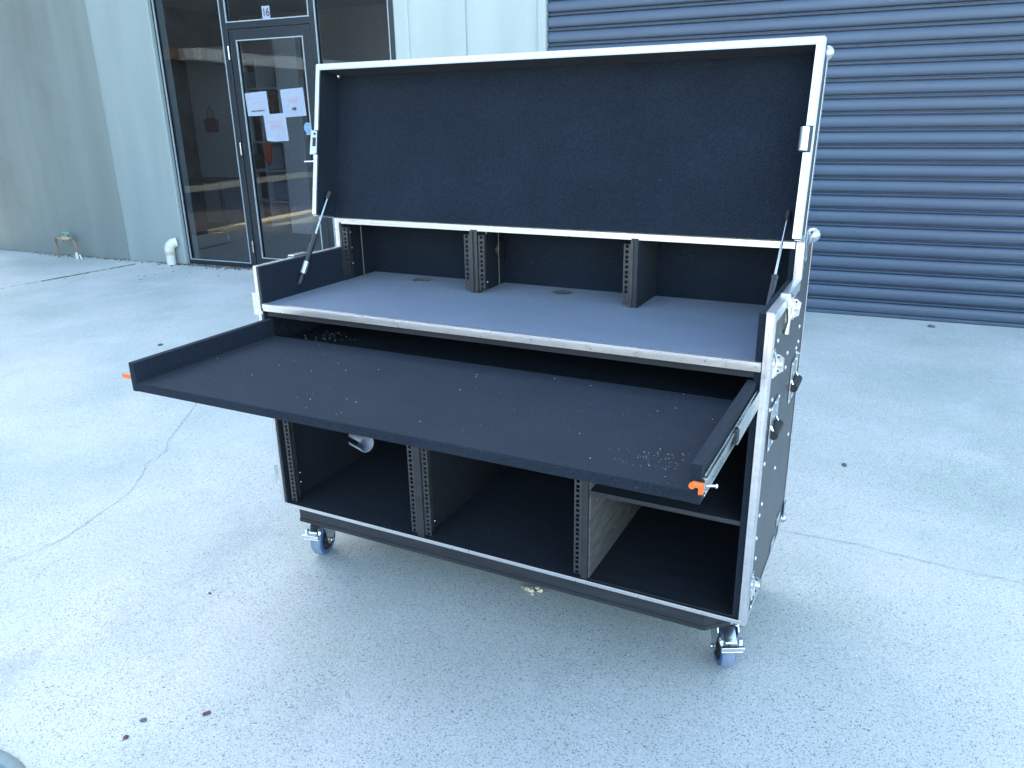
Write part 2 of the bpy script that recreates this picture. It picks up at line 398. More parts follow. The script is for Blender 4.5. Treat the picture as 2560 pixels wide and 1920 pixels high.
# things fixed to the glass (world coordinates through the building frame)
bm = Matrix.Translation((0, WD, 0)) @ Matrix.Rotation(PHI, 4, 'Z')
def onwall(x, y, z): return bm @ Vector((x, y, z))
def paper(cx, cz, w_, h_, tilt, lines, label, arrow=False, curl=0):
    e = empty('notice', onwall(cx, Y0+.019, cz), rot=(0, 0, PHI)); e.rotation_euler = (Matrix.Rotation(PHI, 3, 'Z') @ Matrix.Rotation(tilt, 3, 'Y')).to_euler()
    tag(e, label, 'notice', 'paper notices on the glass door')
    m = MB(); n = 8
    vs = []
    for j in range(n+1):
        for i in range(n+1):
            u, v = i/n, j/n; cc = curl*max(0, 1-(u+v)*1.8)**2
            vs.append(((u-.5)*w_+cc*.02, -.001-.022*cc-.0015*math.sin(u*7)*math.sin(v*5)*.5, (v-.5)*h_+cc*.015))
    m.add(vs, [(j*(n+1)+i, j*(n+1)+i+1, (j+1)*(n+1)+i+1, (j+1)*(n+1)+i) for j in range(n) for i in range(n)], True)
    m.build('sheet', 'paper', e)
    for (z, wl_, hh, mat) in lines:
        m = MB(); x = -wl_/2
        while x < wl_/2-.004:
            l_ = random.uniform(.010, .026); l_ = min(l_, wl_/2-x); m.box(x, x+l_, -.0042, -.0034, z-hh/2, z+hh/2); x += l_+.006
        m.build('print_line', mat, e)
    if arrow:
        MB().prism([(-.022, -.045), (.008, -.045), (.008, -.032), (.034, -.055), (.008, -.078), (.008, -.065), (-.022, -.065)], 'y', -.0044, -.0034).build('arrow', 'ink', e)
paper(-4.018, 1.615, .265, .215, R(-3), [(.028, .19, .010, 'ink_grey'), (.0, .03, .008, 'ink_grey'), (-.063, .16, .012, 'ink')], 'landscape white paper notice with two text lines, leftmost on the glass door', curl=.3)
paper(-3.585, 1.618, .270, .250, R(-3), [(.07, .075, .008, 'ink_grey'), (.035, .15, .008, 'ink_red'), (.019, .10, .007, 'ink_red'), (.003, .09, .007, 'ink_red'), (-.1, .17, .005, 'ink_grey')], 'white paper notice with a black arrow pointing right on the glass door', arrow=True)
paper(-3.820, 1.395, .265, .255, R(-3), [(.062, .19, .011, 'ink_red'), (.022, .16, .006, 'ink_red'), (.006, .10, .006, 'ink_red'), (-.010, .12, .006, 'ink_red'), (-.065, .16, .005, 'ink_grey')], 'white paper notice with a red heading, lowest of the three on the glass door', curl=1)
st = empty('sticker', onwall(-3.428, Y0-.001, 1.39)); st.rotation_euler = (0, 0, PHI)
tag(st, 'small blue and white octagonal security sticker at the right of the glass door', 'sticker')
oc = [(.046*math.cos(R(22.5+45*k)), .052*math.sin(R(22.5+45*k))) for k in range(8)]
MB().prism([(x, z) for x, z in oc], 'y', -.0012, 0).build('backing', 'paper', st)
MB().prism([(x*.86, z*.86) for x, z in oc], 'y', -.002, -.0013).build('emblem', 'sticker_blue', st)
textmesh('ADT', .040, 'paper', st, (0, -.0028, 0), (R(90), 0, 0), bold=.001)
B('ribbon', 'paper', st, -.025, .025, -.0012, 0, -.062, -.05)

# room behind the shopfront
rm = empty('shop_room', (0, 0, 0), 0, bld)
B('room_floor', 'room_floor', rm, -8.6+.8, -2.1, .11, 4.2, -.02, .006)
B('room_wall', 'room_wall', rm, -7.79, -2.1, 4.2, 4.3, 0, 3.0); B('room_wall', 'room_wall', rm, -2.2, -2.1, .2, 4.2, 0, 3.0)
B('ceiling', 'room_wall', rm, -7.79, -2.1, .11, 4.2, 3.0, 3.05)
B('interior_door', 'white_shelf', rm, -7.74, -7.70, 1.7, 2.6, 0, 2.15)
B('partition', 'room_wall', rm, -7.69, -6.75, 2.9, 3.0, 0, 2.45)
B('partition', 'white_shelf', rm, -5.60, -5.25, 2.3, 2.4, 0, 2.6)
def inroom(x, y, z): return bm @ Vector((x, y, z))
sh = empty('shelving_unit', inroom(-6.3, 2.9, 0), PHI); tag(sh, 'white open shelving unit seen dimly behind the glass shopfront', 'shelving')
for x in (-.46, .0, .44): B('upright', 'white_shelf', sh, x, x+.025, -.18, .18, 0, 2.25)
for z in (.35, .78, 1.16, 1.52, 1.86, 2.22): B('shelf', 'white_shelf', sh, -.434, .439, -.17, .18, z, z+.025)
for i, (x, z, w_, h_, mt) in enumerate(((-.35, .81, .25, .2, 'desk_wood'), (.1, 1.19, .3, .22, 'room_wall'), (-.3, 1.55, .2, .2, 'stone'), (.15, 1.55, .12, .24, 'far_brick'), (-.1-.25, 1.89, .25, .2, 'paper'), (.12, .385, .28, .25, 'paper'))):
    bx = B('storage_box', mt, None, -w_/2, w_/2, -.11, .11, 0, h_, .006); bx.location = inroom(-6.3+x+w_/2-.05, 2.88, z); bx.rotation_euler = (0, 0, PHI)
    lab = ['brown box low on the left bay of the white shelving', 'grey box on the middle shelf right bay behind the glass', 'dark box in the upper left bay of the white shelving', 'narrow reddish box in the upper right bay of the shelving', 'white box on the top left shelf behind the glass', 'white box on the lowest right shelf behind the glass'][i]
    tag(bx, lab, 'box', 'boxes on the shelving inside the shop')
dk = empty('desk', inroom(-6.55, 1.75, 0), PHI); tag(dk, 'brown timber desk with thin legs inside the shop behind the glass', 'desk')
B('desktop', 'desk_wood', dk, -.6, .6, -.3, .3, .72, .75, .004)
for x in (-.57, .54):
    for y in (-.27, .24): B('leg', 'desk_wood', dk, x, x+.03, y, y+.03, 0, .72)
bg_ = empty('handbag', inroom(-6.83, 2.35, 1.15), PHI); bg_.scale = (.55, .6, .6); bg_.location.z = 1.32; tag(bg_, 'dark red handbag hanging inside the shop behind the left pane', 'bag')
MB().prism([(-.16, 0), (.16, 0), (.19, .26), (.08, .31), (-.08, .31), (-.19, .26)], 'y', -.05, .05).build('bag_body', 'bag_red', bg_, .02)
MB().tube([(-.1, 0, .29), (-.09, 0, .42), (0, 0, .55), (.09, 0, .42), (.1, 0, .29)], .012, 8).build('strap', 'leaf_dark', bg_)
cl = MB().prism([(-.07, .02), (.0, -.12), (.07, .0), (.09, .22), (.05, .3), (-.06, .28)], 'y', -.02, .02).build('hanging_cloth', 'cloth_orange', None, .01)
cl.location = inroom(-5.78, 2.2, .98); cl.rotation_euler = (0, 0, PHI); cl.scale = (.62, .8, .72); tag(cl, 'bright orange cloth hanging inside the shop below the door notices', 'cloth')

# ------------------------------------------------------------------ services at the foot of the wall
tp = empty('water_meter_tap', onwall(-6.87, -.12, 0), PHI); tag(tp, 'old brass stop valve on bent copper pipes with turquoise tag by the wall', 'water valve')
MB().tube([(-.15, 0, 0), (-.165, .005, .10), (-.17, 0, .19), (-.15, 0, .225), (-.11, 0, .23)], .011, 10).build('pipe', 'copper', tp)
MB().tube([(.175, -.01, 0), (.165, 0, .10), (.15, 0, .18), (.12, 0, .222), (.07, 0, .23)], .011, 10).build('pipe', 'copper', tp)
m = MB().tube([(-.12, 0, .228), (-.06, 0, .23), (-.05, 0, .23), (.03, 0, .22), (.04, 0, .22), (.1, 0, .225)], [.022, .024, .034, .034, .024, .02], 12)
m.tube([(.03, 0, .22), (.03, 0, .28)], .012, 8); m.tube([(-.03, -.03, .21), (-.03, .03, .21)], .02, 8); m.build('valve_body', 'brass', tp)
MB().box(-.035, .085, -.008, .008, .278, .297).build('handle', 'tap_green', tp, .004)
MB().tube([(.185, -.03, 0), (.182, -.03, .075)], .016, 10).build('sleeve', 'white_plastic', tp)
MB().tube([(.24, -.02, 0), (.215, -.02, .05)], .010, 8).build('stub', 'white_plastic', tp)
pv = empty('drain_pipe', onwall(-5.335, -.06, 0), PHI); tag(pv, 'white plastic drain pipe elbow coming out of the wall beside the shopfront', 'pipe')
MB().tube([(.0, -.0, 0), (0, 0, .11)], .047, 20).build('pipe', 'white_plastic', pv)
MB().tube([(0, 0, .105), (0, 0, .145)], .053, 20).build('coupling', 'pvc_grime', pv)
MB().tube([(0, 0, .145), (.0, .0, .175), (.008, .008, .205), (.03, .025, .228), (.06, .06, .236)], .052, 20).build('elbow', 'white_plastic', pv)

# litter swept against the wall
def leafmesh(mat, l_, w_, bend):
    m = MB(); vs = []; n = 5
    for i in range(n+1):
        u = i/n; h_ = w_*math.sin(math.pi*min(.97, max(.03, u)))*.5; z = bend*math.sin(math.pi*u)+.002
        vs += [(l_*(u-.5), -h_, z), (l_*(u-.5), 0, z+.25*bend+.001), (l_*(u-.5), h_, z)]
    m.add(vs, [(3*i+k, 3*i+k+1, 3*i+4+k, 3*i+3+k) for i in range(n) for k in (0, 1)], True); return m.mesh('leaf', mat)
m = MB()
for i in range(620):
    s_ = random.choice([random.uniform(-5.5, -4.2), random.uniform(-7.6, -5.2), random.uniform(-5.3, -4.4)]); off = -abs(random.gauss(0, .05)) - (.0 if s_ < -5.2 else -.03)
    p = onwall(s_, off-.004, 0); a = random.uniform(0, 6.3); r = random.uniform(.003, .012)
    m.obox((p.x, p.y, .003+r*.15), ((math.cos(a), math.sin(a), .1), (-math.sin(a), math.cos(a), .1), (0, 0, 1)), (r, r*random.uniform(.25, .7), r*.2))
for i in range(45):
    s_ = random.uniform(-7.6, -4.2); off = -random.uniform(.05, 1.1)**1.0; p = onwall(s_, off, 0); a = random.uniform(0, 6.3); r = random.uniform(.003, .010)
    m.obox((p.x, p.y, .004), ((math.cos(a), math.sin(a), .1), (-math.sin(a), math.cos(a), .1), (0, 0, 1)), (r, r*random.uniform(.2, .5), r*.15))
tag(m.build('leaf_litter', 'leaf_dark'), 'dark scraps of leaf litter blown along the foot of the wall', 'leaf litter', kind='stuff')
for (x, y, l_, w_, mt, lab, a, nme) in ((.32, -.67, .020, .010, 'leaf_brown', 'larger oblong reddish brown seed husk on the concrete, front left', 1.0, 'seed_husk'),
                              (.20, -.82, .011, .011, 'leaf_brown', 'smaller square reddish brown scrap on the concrete, nearest bottom left', .3, 'seed_husk')):
    me = MB().obox((0, 0, .003), ((1, 0, 0), (0, 1, 0), (0, 0, 1)), (l_/2, w_/2, .003)).mesh(nme, mt)
    o = link(nme, me, None, .002, (x, y, 0), (0, 0, a)); tag(o, lab, 'seed husk')
for (x, y, r, lab) in ((1.67, 1.64, .013, 'small dark pebble alone on the concrete to the right of the case'), (2.01, 4.34, .022, 'dark pebble close to the foot of the blue roller shutter'),
                       (-.10, -.27, .006, 'tiny dark pebble on the concrete left of the front caster'), (.19, -.76, .008, 'tiny dark crumb between the two reddish husks at front left'),
                       (-2.75, 1.75, .016, 'dark speck of stone on the far left concrete'), (.73, -.93, .008, 'tiny dark chip on the concrete at the bottom centre')):
    o = MB().ball((0, 0, r*.35), r, 1.2, .8, .5, 9, 6).build('pebble', 'stone', None, 0, (x, y, 0)); o.rotation_euler = (0, 0, x*3); tag(o, lab, 'pebble', 'pebbles on the concrete')
m = MB()
for i in range(16): m.ball((random.gauss(0, .012), random.gauss(0, .009), .005+random.random()*.006), random.uniform(.004, .010), 1, 1, .7, 8, 5)
fm = m.build('foam_crumb', 'foam_cream', None, 0, (.85, .20, 0)); tag(fm, 'cream coloured lump of dried filler on the concrete under the case front', 'debris')
dc = empty('drain_cover', (-.01, -1.345, 0)); tag(dc, 'dark round drain cover at the bottom left corner', 'drain cover')
MB().lathe((0, 0, 0), (0, 0, 1), [(.36, 0), (.36, .006), (.335, .008), (.33, .004)], 64).build('rim', 'iron', dc)
MB().lathe((0, 0, 0), (0, 0, 1), [(.0, .005), (.33, .005), (.33, .0)], 64).build('lid', 'iron', dc)

# ------------------------------------------------------------------ surroundings that the glass and metal reflect
B('driveway', 'asphalt', None, -11.9, -6.68, -20, 2.4, .002, .006)['kind'] = 'structure'
k_ = B('sun_strip', 'sun_strip_gold', None, -6.70, -6.44, -20, 2.2, 0, .05, .01); k_['kind'] = 'structure'  # added strip, stands in for sunlit ground mirrored in the glass
k_ = B('sun_strip', 'sun_strip_gold', None, -12.0, -11.55, -14, 6.0, 0, .10, .01); k_['kind'] = 'structure'  # second added strip, for the farther gold streak in the glass
lb = empty('side_blocker', (-12.4, -5, 0)); tag(lb, 'dark unit added across the driveway to block sky and darken the shopfront glass', 'building')  # unseen unit, raised to shade the left wall and darken the reflection
B('wall', 'far_dark', lb, -6, 0, -9, 10, 0, 8)  # body of the added unit, blocks the sky
B('blocker_brick_band', 'far_brick', lb, .001, .2, 1.2, 2.6, 2.75, 2.98)
B('blocker_fascia', 'far_cream', lb, .001, .5, -9, 1.1, 2.75, 2.98)
m = MB()
for i in range(77): m.box(.501, .53, -9+i*.13, -9+i*.13+.065, 2.72, 3.0)
m.build('blocker_fascia_rib', 'far_cream', lb)
for y in (-6.3, -3.2): B('shutter', 'rubber_black', lb, .001, .04, y, y+2.6, 0, 2.6)  # shutters of the added unit
ob = empty('opposite_unit', (0, -20, 0)); tag(ob, 'low cream walled unit on the far side of the yard behind the photographer', 'building')
B('wall', 'far_cream', ob, -10, 22, -8, 0, 0, 4.2); B('roof', 'far_roof', ob, -10.2, 22.2, -8.2, .3, 4.205, 4.4)
for x in (-7, -1, 5, 11, 17): B('shutter', 'far_dark', ob, x, x+3.6, .001, .05, 0, 3.2)

# ================================================================== THE ROAD CASE
case = empty('road_case', (0, 0, 0))
tag(case, 'large black wheeled flight case workstation with open lid, pulled-out tray and rack bays', 'flight case')
T = .018
sidepoly = [(0, ZB), (D, ZB), (D, H3), (D1, H3), (D1, H1), (0, H1)]
MB().prism(sidepoly, 'x', .001, T).build('side_panel', 'black_laminate', case)
MB().prism(sidepoly, 'x', W-T, W-.001).build('side_panel', 'black_laminate', case)
e_ = .0012
lin = [(e_+.002, ZB+.012), (D-.012, ZB+.012), (D-.012, H3-.012), (D1+.003, H3-.012), (D1+.003, H1-.002), (e_+.002, H1-.002)]
MB().prism(lin, 'x', T, T+.003).build('side_lining', 'black_carpet', case)
MB().prism(lin, 'x', W-.034, W-T).build('side_lining', 'black_carpet', case)
B('base_panel', 'black_carpet', case, T, W-T, .004, D-.012, ZB+.0015, ZB+.012)
B('top_panel', 'black_laminate', case, T, W-T, D1+.002, D-.001, H3-.013, H3-.0015)
B('rear_panel', 'black_carpet', case, T, W-T, D-.012, D-.001, ZB+.002, H3-.014)
B('shelf', 'grey_carpet', case, T+.003, W-.034, .006, D-.012, HS-.018, HS-.0015)
B('shelf_underside', 'black_ply', case, T+.003, W-.034, .012, .030, HS-.042, HS-.0185)
B('tray_board', 'black_ply', case, T+.003, W-.034, .004, D-.012, .777, .795, .001)
# cable holes in the shelf
for x in (.277, .816):
    MB().lathe((x, .508, HS-.0015), (0, 0, 1), [(0, .0006), (.026, .0006), (.028, .0022), (.032, .0022), (.033, 0)], 28).build('cable_hole', 'worn_board', case)
# aluminium edging: flat bar with a raised rib
def trim(x0, x1, y0, y1, z0, z1, rib=None, name='edge_trim'):
    m = MB().box(x0, x1, y0, y1, z0, z1)
    if rib: m.box(*rib)
    return m.build(name, 'aluminium', case, .0008)
a = .0016
trim(0, .011, -a, 0, ZB, H1)                                        # left front face
trim(-a, 0, -a, .026, ZB, H1)
trim(W-.017, W, -a, 0, ZB, H1, (W-.009, W-.001, -a-.0015, -a, ZB, H1))
trim(W, W+a, -a, .028, ZB, H1, (W+a, W+a+.0015, .006, .020, ZB, H1))
trim(.0, W, -a-.0005, 0, ZB-.001, ZB+.0105); trim(.02, W-.02, 0, .024, ZB-a-.001, ZB-.001)
trim(T+.004, W-.019, -.003, .006, HS-.0225, HS-.0145); trim(T+.004, W-.019, -.0055, .010, HS-.0145, HS+.0005, (T+.004, W-.019, -.0065, -.0055, HS-.010, HS-.003), 'shelf_trim')
# ledge trims (top of the side panels) and their outer faces
for x0, x1, xo0, xo1 in ((0, .014, -a, 0), (W-.019, W, W, W+a)):
    trim(x0, x1, 0, D1, H1, H1+a, (x0+.004, x1-.004, 0, D1, H1+a, H1+a+.0012)); trim(xo0, xo1, .0285, D1, H1-.026, H1+a)
    trim(x0, x1+.002, D1-a, D1, H1+a, H3, (x0+.004, x0+.011, D1-a-.0012, D1-a, H1+a, H3)); trim(xo0, xo1, D1-a, D1+.026, H1, H3)
    trim(xo0, xo1, D-.014, D, ZB, H3); trim(xo0, xo1, D1+.026, D-.014, H3-.02, H3)
    trim(xo0, xo1, .028, D-.014, ZB-a, ZB+.014)
trim(.0165, W-.0215, D1-a-.001, D1, H3-.018, H3+.0005, (.0165, W-.0215, D1-.0045, D1-a-.001, H3-.011, H3-.005))
trim(0, W, D1, D1+.024, H3, H3+a)
MB().tube([(.01, D1+.004, H3+.006), (W-.01, D1+.004, H3+.006)], .0045, 10).build('piano_hinge', 'aluminium', case)

# dividers and rack rails
def divider(x0, x1, y0, z0, z1, face='black_ply'):
    d = B('divider', 'black_ply', case, x0, x1, y0, D-.0125, z0, z1, .0008)
    return d
divider(.543, .569, .400, HS-.0012, H3-.0135); divider(1.080, 1.101, .400, HS-.0012, H3-.0135)
divider(.547, .573, .004, ZB+.0122, .7768); divider(1.094, 1.114, .004, ZB+.0122, .7768)
B('divider_face', 'worn_board', case, 1.1142, 1.118, .012, D-.0125, ZB+.0122, .7768)
B('divider_lining', 'black_carpet', case, 1.1012, 1.104, .404, D-.0125, HS-.001, H3-.0135)
B('post', 'rack_steel', case, T+.0032, T+.0095, .399, .414, HS-.001, H3-.0135)
B('divider_edge', 'rack_steel', case, .5425, .553, .3965, .3998, HS-.001, H3-.0185); B('divider_edge', 'rack_steel', case, .5605, .5695, .3965, .3998, HS-.001, H3-.0185)
B('divider_edge', 'rack_steel', case, 1.0795, 1.087, .3965, .3998, HS-.001, H3-.0185)
def railmesh(z0, units, d):
    m = MB(); h = units*.04445
    F = lambda xa, xb, ya, yb, za, zb: m.box(d*xa, d*xb, ya, yb, za, zb)
    F(0, .0015, 0, .030, z0, z0+h); F(0, .0075, -.0018, 0, z0, z0+h); F(.0175, .0225, -.0018, 0, z0, z0+h)
    F(.0015, .012, .028, .030, z0, z0+h)
    zc = []
    for u in range(units): zc += [z0+u*.04445+k for k in (.00635, .022225, .0381)]
    e = z0
    for z in zc: F(.0075, .0175, -.0018, 0, e, z-.0048); e = z+.0048
    F(.0075, .0175, -.0018, 0, e, z0+h)
    for z in zc[1::3]:
        m.ball((d*.004, .012, z), .0035, .8, 1, 1, 6, 4)
    me = m.mesh('rack_rail', 'rack_steel'); return me
for z0, y, units, xs in ((HS+.007, .404, 4, ((T+.0100, 1), (.5415, -1), (.5700, 1), (1.0795, -1))), (ZB+.018, .012, 12, ((T+.016, 1), (.5465, -1), (.5735, 1), (1.0935, -1)))):
    ml = {1: railmesh(z0, units, 1), -1: railmesh(z0, units, -1)}
    for x, d in xs: link('rack_rail', ml[d], case, 0, (x, y, 0))
m = MB()
for (x, y, z) in ((.046, .440, .98), (.046, .440, 1.035), (.046, .440, 1.09), (.592, .438, .955), (.592, .438, 1.115), (.056, .05, .33), (.056, .05, .295), (.598, .045, .275)):
    m.lathe((x-.02, y, z), (1, 0, 0), [(.0, .012), (.0035, .012), (.0035, .008), (.0022, .008), (.0022, 0)], 8)
m.build('rail_bolts', 'chrome', case)
MB().tube([(T+.034, .478, HS), (T+.034, .478, H3-.014)], .0022, 6).build('rail_rod', 'rail_edge', case)
MB().tube([(.602, .482, HS), (.602, .482, H3-.014)], .0016, 6).build('rail_rod', 'rail_edge', case)
MB().lathe((.5702, .545, 1.045), (1, 0, 0), [(.027, .012), (.031, .012), (.033, .006), (.033, 0)], 24).build('cable_grommet', 'rubber_black', case)
# right-hand compartment shelf
B('compartment_floor', 'black_ply', case, 1.1185, W-.0345, .006, D-.0125, ZB+.0122, ZB+.015)
B('compartment_shelf', 'black_ply', case, 1.1185, W-.0345, .004, D-.0125, .499, .512, .0015)
B('wood_chock', 'foam_cream', case, .004, .016, -.001, .012, HS-.034, HS-.024)

# plinth
m = MB().prism([(.052, .02), (1.445, .02), (1.50, .075), (1.50, D-.06), (.052, D-.06)], 'z', .172, ZB-.003)
m.prism([(.050, .018), (1.446, .018), (1.502, .074), (1.502, D-.058), (.050, D-.058)], 'z', .160, .1722)
m.build('plinth', 'black_ply', case, .0015)

# casters
def make_caster():
    c = empty('caster', (0, 0, 0), 0, case); c.name = 'caster'
    m = MB().box(-.05, .05, -.042, .042, .155, .159); m.lathe((0, 0, .138), (0, 0, 1), [(.0, 0), (.030, 0), (.034, .008), (.030, .017)], 20); m.build('top_plate', 'zinc', c, .001)
    oy = -.034; az = .0555
    # fork: two cheeks + crown
    m = MB()
    for sx in (-1, 1):
        m.prism([(.036, .142), (-.052, .142), (-.064, .120), (oy-.014, az-.006), (oy-.007, az-.013), (oy+.007, az-.013), (oy+.014, az-.006), (.032, .118)], 'x', sx*.0235-.0014, sx*.0235+.0014)
    m.box(-.0249, .0249, -.050, .034, .1385, .142); m.build('fork', 'zinc', c, .0008)
    m = MB().lathe((-.027, oy, az), (1, 0, 0), [(0, -.004), (.007, -.004), (.007, .0), (.003, 0), (.003, .054), (.007, .054), (.007, .058), (0, .058)], 10); m.build('axle', 'chrome', c)
    m = MB().lathe((-.0165, oy, az), (1, 0, 0), [(.038, .0005), (.047, -.0006), (.0505, .0006), (.0535, .006), (.0555, .0165), (.0535, .027), (.0505, .0324), (.047, .0336), (.038, .0325)], 40); m.build('tyre', 'wheel_blue', c)
    m = MB().lathe((-.0165, oy, az), (1, 0, 0), [(.0515, .0022), (.0550, .006), (.0559, .0165), (.0550, .027), (.0515, .0308)], 40); m.build('tread', 'wheel_tread', c)
    m = MB().lathe((-.0165, oy, az), (1, 0, 0), [(.004, -.002), (.012, -.002), (.013, .004), (.034, .006), (.038, .0005), (.038, .0325), (.034, .027), (.013, .029), (.012, .035), (.004, .035)], 32); m.build('hub', 'rubber_black', c)
    # brake pedal in front of the wheel
    m = MB(); m.prism([(-.040, .142), (-.060, .139), (-.086, .118), (-.094, .112), (-.094, .109), (-.084, .112), (-.060, .131), (-.040, .136)], 'x', -.013, .013)
    m.box(-.026, .026, -.112, -.084, .1065, .1095); m.box(-.026, .026, -.114, -.112, .098, .1095); m.box(-.024, .024, -.108, -.100, .090, .093)
    for sx in (-1, 1): m.ball((sx*.021, -.052, .134), .005, 1, 1, 1, 8, 6); m.box(sx*.022-.004, sx*.022+.004, -.094, -.080, .107, .118)
    m.build('brake_pedal', 'chrome', c, .0008)
    return c
cs = make_caster(); cs.location = (.066, .134, 0); cs.rotation_euler = (0, 0, R(11)); cs['label'] = 'front left braked caster with its blue wheel rolling sideways to the camera'
cs.scale = (1.2, 1.06, 1.02)
c2 = copy_tree(cs, case, (1.466, .150, 0), (0, 0, R(27))); c2['label'] = 'front right braked caster with its pedal towards the camera'
copy_tree(cs, case, (.12, .47, 0), (0, 0, R(200))); copy_tree(cs, case, (1.44, .47, 0), (0, 0, R(150)))

# tray on slides
E_, GX, ZD, HD = .499, .0266, .8006, .0786
tray = empty('tray', (0, 0, 0), 0, case)
B('tray_floor', 'black_carpet', tray, GX+.003, W-GX-.003, -E_, .008, ZD, ZD+.024, .003)
B('tray_side', 'black_carpet', tray, GX, GX+.020, -E_-.001, .012, ZD-.0005, ZD+HD, .003)
B('tray_side', 'black_carpet', tray, W-GX-.022, W-GX, -E_-.001, .012, ZD-.0005, ZD+HD, .003)
for s_, x in ((-1, GX), (1, W-GX)):
    m = MB(); zc = ZD+.038
    m.box(x, x+s_*.004, -E_+.01, .05, zc-.012, zc+.012); m.box(x+s_*.004, x+s_*.0055, -E_+.005, .0, zc-.0225, zc-.018); m.box(x+s_*.004, x+s_*.0055, -E_+.005, .0, zc+.018, zc+.0225)
    m.box(x, x+s_*.009, -E_+.005, 0, zc+.011, zc+.0135); m.box(x, x+s_*.009, -E_+.005, 0, zc-.0135, zc-.011)
    m.build('slide', 'zinc', tray, .0004)
    m = MB(); m.box(x+s_*.0095, x+s_*.0115, -.24, .45, zc-.019, zc+.019); m.box(x+s_*.004, x+s_*.0115, -.24, .45, zc+.019, zc+.021); m.box(x+s_*.004, x+s_*.0115, -.24, .45, zc-.021, zc-.019)
    m.build('slide', 'zinc', tray, .0004)
    m = MB(); m.box(x+s_*.004, x+s_*.014, -.262, -.240, zc-.012, zc+.016); m.build('slide_stop', 'rubber_black', tray, .002)
    m = MB()
    if s_ > 0:
        m.obox((x-.004, -E_-.006, zc+.004), ((1, .1, -.1), (0, 1, 0), (.1, 0, 1)), (.011, .004, .0055)); m.obox((x+.001, -E_-.006, zc-.005), ((1, 0, .2), (0, 1, 0), (0, 0, 1)), (.005, .0035, .009))
        m.tube([(x-.015, -E_-.010, zc+.001), (x-.015, -E_-.002, zc+.001)], .006, 10)
    else:
        m.obox((x-.040, -E_+.022, zc-.010), ((1, -.15, .06), (0, 1, 0), (0, 0, 1)), (.026, .004, .0055)); m.obox((x-.008, -E_+.018, zc-.006), ((1, 0, 0), (0, 1, 0), (0, 0, 1)), (.010, .003, .004))
    m.build('release_lever', 'orange_plastic', tray, .002)
m = MB().tube([(W-GX+.006, -E_+.004, .839), (W-GX+.026, -E_+.004, .842)], .0022, 8); m.ball((W-GX+.026, -E_+.004, .842), .0045, .6, 1, 1, 8, 6); m.build('slide_screw', 'chrome', tray)
# hanging pull strap under the tray edge
m = MB(); pts = []
for i in range(17):
    a_ = -math.pi*.35 + 1.75*math.pi*i/16; pts.append((.020*math.sin(a_), -.036+.022*math.cos(a_)))
out = []
vs = []
for y, z in pts: vs += [(-.031, y, z), (.031, y, z)]
m.add(vs, [(2*i, 2*i+1, 2*i+3, 2*i+2) for i in range(16)], True); st_ = m.build('pull_strap', 'webbing', tray, 0, (.700, -E_+.082, ZD-.020)); st_.rotation_euler = (0, 0, R(-22))
st_.scale = (.85, 1.0, .95)
so_ = st_.modifiers.new('solid', 'SOLIDIFY'); so_.thickness = .0022
MB().box(.66, .74, -E_+.055, -E_+.115, ZD-.0022, ZD-.0002).build('strap_mount', 'webbing', tray)
# sawdust
m = MB()
def fleck(x, y, z, r):
    a_ = random.uniform(0, 6.3); m.obox((x, y, z+r*.3), ((math.cos(a_), math.sin(a_), .2), (-math.sin(a_), math.cos(a_), 0), (0, 0, 1)), (r, r*random.uniform(.3, .8), r*.4))
for i in range(75): fleck(random.uniform(.06, 1.48), random.uniform(-.48, .0), ZD+.024, random.choice([.0004, .0005, .0007, .0011]))
for i in range(90): fleck(random.gauss(.13, .05), random.uniform(.02, .2), .795, random.uniform(.0006, .0016))
for i in range(70): fleck(random.gauss(1.405, .035), random.gauss(-.39, .035), ZD+.024, random.uniform(.0003, .0009))
tag(m.build('wood_dust', 'dust_wood'), 'pale flecks of sawdust scattered over the black pulled-out tray', 'sawdust', kind='stuff')

# gas struts
def strut(x, bot, top, lab):
    b = Vector((x, *bot)); t_ = Vector((x, *top)); d = (t_-b); L_ = d.length; d.normalize()
    e = empty('gas_strut', b, 0, case); q = lambda s_: d*s_
    MB().tube([q(.0), q(.026)], .0085, 12).build('end_fitting', 'strut_black', e)
    MB().tube([q(.022), q(.036)], .0058, 12).build('collar', 'strut_black', e)
    MB().tube([q(.036), q(.078)], .0098, 16).build('sleeve', 'aluminium', e)
    MB().tube([q(.078), q(.165)], [.0080, .0080], 16).build('cylinder', 'strut_black', e)
    MB().tube([q(.165), q(.178)], .0088, 16).build('cap', 'strut_black', e)
    MB().tube([q(.178), q(L_-.015)], .0034, 10).build('rod', 'zinc', e)
    MB().tube([q(L_-.022), q(L_+.004)], .0085, 10).build('end_fitting', 'strut_black', e)
    sgn = 1 if x > W/2 else -1
    MB().tube([Vector((0, 0, 0)), Vector((sgn*.013, 0, 0))], .004, 8).build('ball_stud', 'zinc', e)
strut(T+.014, (.160, .960), (.349, 1.232), '')
strut(W-.034-.013, (.150, .945), (.406, 1.214), '')

